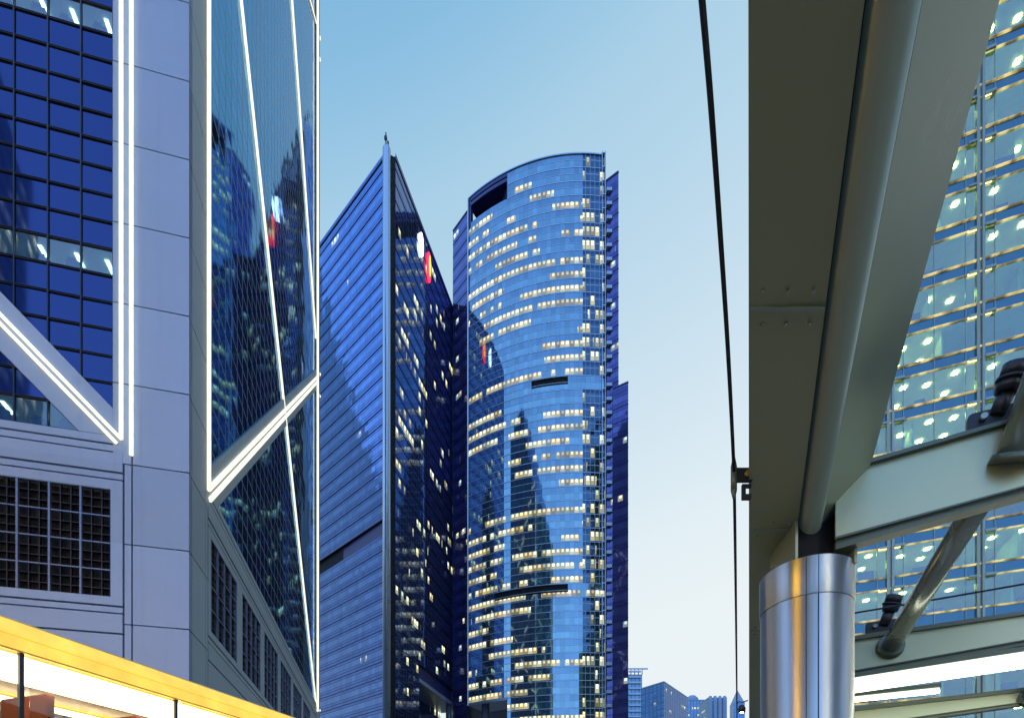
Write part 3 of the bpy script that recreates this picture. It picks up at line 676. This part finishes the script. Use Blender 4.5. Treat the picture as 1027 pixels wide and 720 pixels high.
# column
cc = P(808, 600, 5.35)-bo; cr = .415; zt = P(812, 552, 4.9).z-bo.z
col = MB(); col.lathe([(cr-.004, 0), (cr-.004, zt-.36)], 72, (cc.x, cc.y)); sh = col.build('column', M['column'], bridge)
col = MB(); col.lathe([(cr, zt-.355), (cr+.004, zt-.35), (cr+.004, zt-.01), (cr-.01, zt), (cr-.05, zt)], 72, (cc.x, cc.y)); co = col.build('collar', M['column'], sh)
col = MB()
for ang in (R(242), R(256), R(20), R(120)):
    p = Vector((cc.x+(cr+.003)*math.cos(ang), cc.y+(cr+.003)*math.sin(ang), 0)); n_ = Vector((math.cos(ang), math.sin(ang), 0)); tt = Vector((-n_.y, n_.x, 0))*.003
    col.ext([p-tt, p+tt, p+tt+up*(zt-.002), p-tt+up*(zt-.002)], n_*.003)
col.build('seam', M['joint'], sh)
hd = MB(); hd.box(cc.x-.17, cc.x+.20, cc.y-.17, cc.y+.2, zt-.05, zt+.9); hd.build('column_head', M['black'], bridge)
hd = MB(); hd.box(cc.x-.26, cc.x-.235, cc.y-.3, cc.y+.2, zt-.05, zt+.5); hd.build('head_plate', M['girder_side'], bridge); hd = MB(); hd.box(cc.x+.27, cc.x+.295, cc.y-.34, cc.y+.2, zt-.05, zt+.6); hd.build('head_plate', M['girder_side'], bridge)
# cross beams
Cd = (.915, -.403)
def beam(name, pl, x0, x1, ytop, ybot, ylip, mat, depth=.06):
    f = lambda l, x: l[0][1]+(l[1][1]-l[0][1])*(x-l[0][0])/(l[1][0]-l[0][0])
    vec = Vector((.403, .915, 0))*depth
    g = MB(); q = [pl.at(x0, f(ytop,x0)+3)-bo, pl.at(x1, f(ytop,x1)+3)-bo, pl.at(x1, f(ybot,x1))-bo, pl.at(x0, f(ybot,x0))-bo]; g.ext(q, vec); o = g.build(name, mat, bridge)
    g = MB(); q = [pl.at(x0, f(ytop,x0), .05)-bo, pl.at(x1, f(ytop,x1), .05)-bo, pl.at(x1, f(ytop,x1)+4, .05)-bo, pl.at(x0, f(ytop,x0)+4, .05)-bo]; g.ext(q, vec*2); g.build('top_flange', M['beam_lip'], o)
    m = lambda x, k: f(ybot,x)*(1-k)+f(ylip,x)*k
    g = MB()
    q = [pl.at(x0, m(x0,.0), .07)-bo, pl.at(x1, m(x1,.0), .07)-bo, pl.at(x1, m(x1,.18), .07)-bo, pl.at(x0, m(x0,.18), .07)-bo]; g.ext(q, vec*.4)
    q = [pl.at(x0, m(x0,.2), .03)-bo, pl.at(x1, m(x1,.2), .03)-bo, pl.at(x1, m(x1,1), .03)-bo, pl.at(x0, m(x0,1), .03)-bo]; g.ext(q, vec*2)
    g.build('bottom_flange', M['beam_lip'], o); return o
pl1 = Plane(845, 5.0, Cd); pl2 = Plane(860, 7.0, Cd); pl3 = Plane(860, 8.2, Cd)
beam('cross_beam', pl1, 838, 1250, ((875,459),(1027,415)), ((860,532),(1027,486.7)), ((860,544.4),(1027,495.5)), M['beam'])
beam('cross_beam', pl2, 830, 1250, ((860,636.7),(1027,612)), ((860,671),(1027,641)), ((860,677.8),(1027,646.7)), M['beam'])
beam('cross_beam', pl3, 830, 1250, ((860,708),(1027,689)), ((935,716),(1027,703)), ((935,720),(1027,706.7)), M['beam'])
def strut(p0, p1, r, cr_, name='strut'):
    g = MB(); g.tube(p0-bo, p1-bo, r, 24); o = g.build(name, M['strut'], bridge)
    d = (p1-p0).normalized(); g = MB(); g.tube(p0-bo-d*.02, p0-bo+d*.05, cr_, 24, cr_*.92); g.build('strut_collar', M['beam_lip'], o)
strut(pl2.at(893, 648, .02), pl1.at(981, 505, -.15), .105, .16)
strut(pl1.at(1016, 462, .01), P(1090, 250, 3.9), .13, .17)
strut(pl3.at(1035, 700, .02), P(1075, 640, 6.5), .12, .16)
g = MB(); g.box(8.6, 9.2, -1.0, -.4, 0, 3.6); g.build('far_column', M['steel'], bridge)

# lamps under the bridge
M['fluoro'] = lamp('fluorescent_tube', (1.0, 1.0, .80), 7.0)
def fluoro(pl, x0, x1, ya, yb, off, label, r=1.0):
    f = lambda l, x: l[0][1]+(l[1][1]-l[0][1])*(x-l[0][0])/(l[1][0]-l[0][0])
    a0_ = pl.at(x0, (f(ya,x0)+f(yb,x0))/2, off); a1_ = pl.at(x1, (f(ya,x1)+f(yb,x1))/2, off)
    rad = (f(yb,x0)-f(ya,x0))/2/F*a0_.y
    e = empty('fluorescent_light', (a0_.x, a0_.y, a0_.z), label=label, cat='lamp', group='fluorescent lights under the footbridge')
    g = MB(); g.tube(Vector((0,0,0)), a1_-a0_, rad, 16); g.build('lamp_tube', M['fluoro'], e)
    d = (a1_-a0_); bk = Vector((.403,.915,0)); g = MB(); q = [up*rad*1.05, d+up*rad*1.05, d+up*(rad*1.05+.06), up*(rad*1.05+.06)]; g.ext([v-bk*.1 for v in q], bk*.25); g.build('housing', M['beam_lip'], e)
    return e
fluoro(pl2, 846, 1250, ((860,681),(1027,654.5)), ((860,694),(1027,671)), .12, 'long bright fluorescent light along the middle cross beam, right of the column')
fluoro(pl3, 850, 942, ((864,699),(942,691)), ((864,703),(942,694.5)), .05, 'short dimmer fluorescent light just above the lowest cross beam')
# floodlights clamped on the beams
def flood(base, sx, label, rot=0):
    e = empty('floodlight', tuple(base), math.atan2(-.403, .915), label=label, cat='floodlight', group='floodlights clamped on the cross beams')
    s = sx
    g = MB(); pts = []
    for i in range(5): a = R(90+i*22.5); pts.append((-.20*s+.05*s*math.cos(a), 0, .12*s+.05*s*math.sin(a)))
    pts += [(-.25*s, 0, 0), (.22*s, 0, 0), (.22*s, 0, .17*s)]
    g.ext(pts, (0, .06*s, 0)); o = g.build('bracket', M['rubber'], e, .004)
    g = MB(); g.tube((-.12*s, -.05*s, .085*s), (-.12*s, .01*s, .085*s), .033*s, 10); g.build('bolt', M['strut'], o)
    g = MB(); g.tube((-.0*s, .03*s, .08*s), (.10*s, .03*s, .34*s), .075*s, 14, .085*s); g.build('arm', M['rubber'], e)
    g = MB(); d = Vector((.25, -.25, 1)).normalized(); c0 = Vector((.09*s, .02*s, .30*s)); 
    g.tube(c0, c0+d*.10*s, .11*s, 20, .13*s); g.tube(c0+d*.10*s, c0+d*.13*s, .14*s, 20); g.tube(c0+d*.13*s, c0+d*.25*s, .12*s, 20); g.build('lamp_head', M['rubber'], e)
    for i in range(1): pass
    return e
b1 = pl1.at(1000, 424, -.05); flood(b1, .80, 'larger black floodlight on the upper cross beam at the right edge')
b2 = pl2.at(886, 632, -.05); flood(b2, .78, 'smaller black floodlight on the middle cross beam behind the slanting strut')
# thin cable along the middle beam
plc = Plane(860, 6.8, Cd)
g = MB(); g.chain([plc.at(x, 614-(x-860)*.18+math.sin((x-860)/390*math.pi)*1.5) for x in range(850, 1240, 20)], .012); 
tag(g.build('thin_cable', M['rubber']), 'thin black cable stretched just above the middle cross beam', 'cable')
# hanging cable at the left of the girder, with its clamp
cp = [(690,-160,1.75),(704,0,2.12),(713,105,2.45),(722,230,2.9),(730,350,3.55),(735.5,458,4.4),(736.6,500,4.8),(737.5,560,5.6),(738.2,620,7.0),(738.8,680,9.3),(739.2,720,12.0),(739.6,760,18)]
g = MB(); pts = [P(*q) for q in cp]
fine = []
for i in range(len(pts)-1):
    p0 = pts[max(i-1,0)]; p1 = pts[i]; p2 = pts[i+1]; p3 = pts[min(i+2,len(pts)-1)]
    for k in range(5):
        t_ = k/5; fine.append(.5*((2*p1)+(p2-p0)*t_+(2*p0-5*p1+4*p2-p3)*t_*t_+(3*p1-p0-3*p2+p3)*t_**3))
fine.append(pts[-1]); g.chain(fine, .0135, 10); tag(g.build('overhead_cable', M['rubber']), 'thick black overhead cable running down the sky beside the girder', 'cable')
e = empty('cable_clamp', tuple(P(736, 480, 4.55)), label='grey cable clamp bolted to the girder edge with a small slotted plate', cat='clamp')
s = 4.55/F
g = MB(); g.tube((0,0,-20*s), (0,0,-12*s), 1.2*s, 12, 3*s); g.tube((0,0,-12*s), (0,0,12*s), 3*s, 12); g.tube((0,0,12*s), (0,0,22*s), 3*s, 12, 1.2*s); g.build('sleeve', M['beam_lip'], e)
g = MB(); g.box(2*s, 18*s, -.015, .015, -3*s, 10*s); g.build('arm', M['rubber'], e)
g = MB(); g.tube((13*s,-.03,3.5*s),(13*s,-.01,3.5*s), 3.2*s, 12); g.build('bolt', paint('brass_bolt', (.55,.35,.06), .35, .8), e)
g = MB(); g.box(8*s, 17*s, -.012, .012, -9*s, -8*s+2*s); g.box(8*s, 10.5*s, -.012, .012, -21*s, -9*s); g.box(10.5*s,17*s,-.012,.012,-21*s,-16*s); g.box(10.5*s,11.5*s,-.012,.012,-16*s,-9*s); g.build('slotted_plate', M['rubber'], e)
e = empty('bracket_lamp', tuple(P(744, 706, 12)), label='tiny bracket lamp hanging beside the lower end of the girder', cat='lamp'); s = 12/F
g = MB(); g.chain([Vector((6*s,0,4*s)), Vector((0,0,2*s)), Vector((-3*s,0,3*s)), Vector((-5*s,0,0)), Vector((-4.5*s,0,-6*s))], .6*s); g.build('arm', M['rubber'], e)
g = MB(); g.lathe([(3.2*s, -8*s), (3.6*s, -4*s), (2.2*s, -1*s), (.6*s, 0)], 16); g.build('lamp_shade', M['rubber'], e)
g = MB(); g.lathe([(1.2*s, -8.6*s), (1.8*s, -7.9*s)], 12); g.build('bulb', M['office_lamp2'], e)

# ================================================================== double-decker bus (lower left)
bus = empty('double_decker_bus', tuple(SP(6.7, 0)), math.atan2(BD.y, BD.x), label='double-decker bus with an added glow on its yellow roof band and a brightly lit upper deck', cat='bus')
# local: x forward along the street, y to the left (away from the camera); the near flank at y=0
BL, BWd, BH = 6.2, 2.5, 4.42
M['bus_red'] = paint('orange_red_paint', (.50,.10,.02), .25, .1, .08, .5); M['bus_yellow'] = paint('bus_yellow', (.75,.50,.08), .3)
M['bus_glow'] = lamp('roof_band_glow', (1.0, .60, .09), 1.2); M['bus_strip'] = lamp('deck_light', (1.0, .93, .68), 7.0)
M['bus_seat'] = paint('bus_seat', (.22,.05,.02), .7); M['bus_in'] = paint('bus_interior', (.14,.07,.03), .7); M['tyre'] = paint('tyre', (.02,.02,.02), .8)
g = MB()
g.box(-BL, BL, 0, BWd, .32, 1.15); g.box(-BL, BL, .0, BWd, 2.05, 2.95)
for x in (-BL, -4.0, -2.0, 0, 2.0, 4.0, BL-.12):
    for y in (0, BWd-.06): g.box(x, x+.12, y+.004, y+.056, 1.15, 2.05)
for x in (-BL, BL-.06): g.box(x, x+.06, .004, BWd-.004, 1.15, 1.3)
g.build('body', M['bus_red'], bus, .01)
xs = [-BL+.0, -4.1, -2.05, 0, 2.05, 4.1, BL-.10]
for x in xs:
    for y in (0, BWd-.06):
        g = MB(); g.box(x, x+.05, y+.016, y+.056, 2.95, 3.98); g.build('window_post', M['frame_dark'], bus)
g = MB(); prof = [(0, 3.98), (0, 4.15), (.06, 4.30), (.22, BH), (BWd-.22, BH), (BWd-.06, 4.30), (BWd, 4.15), (BWd, 3.98)]
g.hull([(-BL, y, z) for y, z in prof], [(BL, y, z) for y, z in prof]); rf_ = g.build('roof', M['bus_yellow'], bus, .01)
g = MB(); g.box(-BL+.05, BL-.05, -.03, -.003, 4.0, 4.14); g.hull([(-BL+.05, -.02, 4.15), (-BL+.05, .055, 4.31), (-BL+.05, .02, 4.33), (-BL+.05, -.05, 4.16)], [(BL-.05, -.02, 4.15), (BL-.05, .055, 4.31), (BL-.05, .02, 4.33), (BL-.05, -.05, 4.16)]); g.build('roof_band_glow', M['bus_glow'], rf_)  # glow put on the roof edge to stand for the bus's light trail
for k in range(6):
    for y in (.0, BWd-.02):
        g = MB(); g.box(xs[k]+.10, xs[k+1], y+.008, y+.014, 2.95, 3.98); g.build('upper_window', M['pane_bus'], bus)
        g = MB(); g.box(xs[k]+.12, xs[k+1], y+.010, y+.016, 1.15, 2.05); g.build('lower_window', M['pane_bus'], bus)
for z0, z1 in ((2.95, 3.98), (1.3, 2.05)):
    g = MB(); g.box(BL-.03, BL-.01, .06, BWd-.06, z0, z1); g.build('windscreen', M['pane_bus'], bus); g = MB(); g.box(-BL+.01, -BL+.03, .06, BWd-.06, z0, z1); g.build('rear_window', M['pane_bus'], bus)
g = MB(); g.box(-BL+.1, BL-.1, .07, .10, 3.62, 3.955); g.build('deck_light', M['bus_strip'], bus)
g = MB(); g.box(-BL+.1, BL-.1, 2.1, 2.2, 3.86, 3.93); g.build('deck_light', M['bus_strip'], bus)
g = MB(); g.box(-BL+.1, BL-.1, 2.38, 2.42, 2.96, 3.5); g.build('interior_panel', M['bus_in'], bus)
for k in range(10):
    for y in (.15, 1.4):
        x = -5.3+k*1.15; g = MB(); g.box(x, x+.45, y, y+.9, 3.0, 3.12); g.box(x-.08, x+.02, y, y+.9, 3.1, 3.62); g.build('seat', M['bus_seat'], bus, .03)
for x in (-4.0, 3.6, -2.9):
    for y in (.02, BWd-.30):
        g = MB(); g.tube((x, y-.005, .5), (x, y+.28, .5), .5, 28); o = g.build('wheel', M['tyre'], bus); g = MB(); g.tube((x, y-.02, .5), (x, y+.3, .5), .28, 20); g.build('rim', M['fin'], o)
for y in (.25, BWd-.55): g = MB(); g.box(BL, BL+.03, y, y+.3, .6, .8); g.build('headlight', M['office_lamp'], bus)
for y in (.12, BWd-.3): g = MB(); g.box(-BL-.03, -BL, y, y+.18, .8, 1.1); g.build('tail_light', M['sign_red'], bus)
g = MB(); g.tube((BL-.1,-.05,2.6),(BL+.3,-.15,2.6),.025,8); g.box(BL+.25,BL+.33,-.28,-.06,2.2,2.62); g.build('mirror', M['rubber'], bus)

# added street lamp, out of view, to warm the polished column and the girder
M['sodium'] = lamp('sodium_lamp', (1.0, .60, .16), 150.0)
def added_street_lamp(loc, rz, label):
    e = empty('added_street_lamp', loc, rz, label=label, cat='street lamp', group='street lamps added along the kerb')
    g = MB(); g.lathe([(.14, 0), (.14, .6), (.09, .7), (.05, 3.7)], 16); g.build('pole', M['strut'], e)
    g = MB(); g.chain([Vector((0,0,3.6)), Vector((-.3,0,3.95)), Vector((-1.0,0,4.1)), Vector((-1.6,0,4.1))], .04); g.build('arm', M['strut'], e)
    g = MB(); g.hull([(-1.5,-.14,4.06),(-2.2,-.16,4.06),(-2.2,.16,4.06),(-1.5,.14,4.06)], [(-1.55,-.06,4.2),(-2.1,-.08,4.2),(-2.1,.08,4.2),(-1.55,.06,4.2)]); g.build('lamp_head', M['fin'], e)
    g = MB(); g.hull([(-1.6,-.1,4.0),(-2.1,-.11,4.0),(-2.1,.11,4.0),(-1.6,.1,4.0)], [(-1.55,-.12,4.055),(-2.15,-.13,4.055),(-2.15,.13,4.055),(-1.55,.12,4.055)]); g.build('lamp_lens', M['sodium'], e)
p = SP(-1.5, 4.95); added_street_lamp((p.x, p.y, .13), R(-17), 'street lamp added on the kerb beside the camera to warm the column and the girder')

e = empty('fluorescent_light', (6.2, -4.5, 4.3), label='fluorescent light added behind the camera to put a white streak in the column', cat='lamp', group='fluorescent lights under the footbridge')  # extra lamp out of view, added for the white streak on the column
g = MB(); g.tube((0,0,0), (1.4,-.6,0), .05, 12); g.build('lamp_tube', M['fluoro'], e)
g = MB(); g.box(-.05, 1.5, -.66, .06, .06, .12); g.build('housing', M['beam_lip'], e)
# ================================================================== city behind and beside the camera, seen as reflections in the glass
M['back_glass'] = curtain('city_glass', 3.0, 4.0, (.3, .8), .12, [(.0, .06)], (.10,.16,.24), (.04,.06,.10), ((1,.88,.5),(.8,1,.9)), .52, cl=(.08, 2.1), strength=1.6, metal=.6, rough=.12, linecol=(.03,.04,.06), keep=.6, wob=.01)
M['added_amber'] = curtain('added_amber_windows', 2.4, 3.6, (.12, .86), .14, [(.0, .08)], (.12,.10,.08), (.20,.15,.09), ((1,.42,.02),(1,.62,.06)), .30, cl=(.1, 1), strength=12.0, metal=.2, rough=.3, keep=.9, spot=False)  # bright windows of an added, unseen block that colours the column orange
M['added_white'] = curtain('added_white_windows', 2.4, 3.6, (.12, .86), .14, [(.0, .08)], (.12,.12,.12), (.2,.2,.2), ((1,.93,.75),(.9,1,.95)), .30, cl=(.1, 1), strength=7.0, metal=.2, rough=.3, keep=.9, spot=False)  # bright windows of an added, unseen block for the column's pale streak
def back(x, y, w_, d_, h, lab, mat='back_glass', rz=0):
    e = empty('city_block', (x, y, 0), rz, label=lab, cat='office building', group='dark office towers round the street seen only as reflections')
    pl = [Vector((-w_/2,-d_/2)), Vector((w_/2,-d_/2)), Vector((w_/2,d_/2)), Vector((-w_/2,d_/2))]; g = MB()
    for i in range(4): strip(g, [pl[i], pl[(i+1)%4]], 0, h, i*60)
    g.build('wall', M[mat], e, recalc=False)
    g = MB(); g.prism([tuple(p) for p in pl], h, h+1); g.box(-w_/5, w_/5, -d_/5, d_/5, h+1, h+7); g.build('roof', M['farroof'], e)
back(112, 62, 34, 34, 190, 'dark office tower to the right of the street, seen only in the bowed glass front')
back(-70, -45, 40, 40, 120, 'broad dark office tower behind the camera, seen only in reflections on the left')
back(95, -70, 40, 40, 280, 'dark office tower behind the footbridge, seen only in reflections on the right')
back(-34, -27, 13, 12, 30, 'amber lit office block added across the street to put an orange streak in the column', 'added_amber', R(-48))
back(21, -40, 15, 12, 34, 'white lit office block added behind the camera to put a pale streak in the column', 'added_white', R(25))
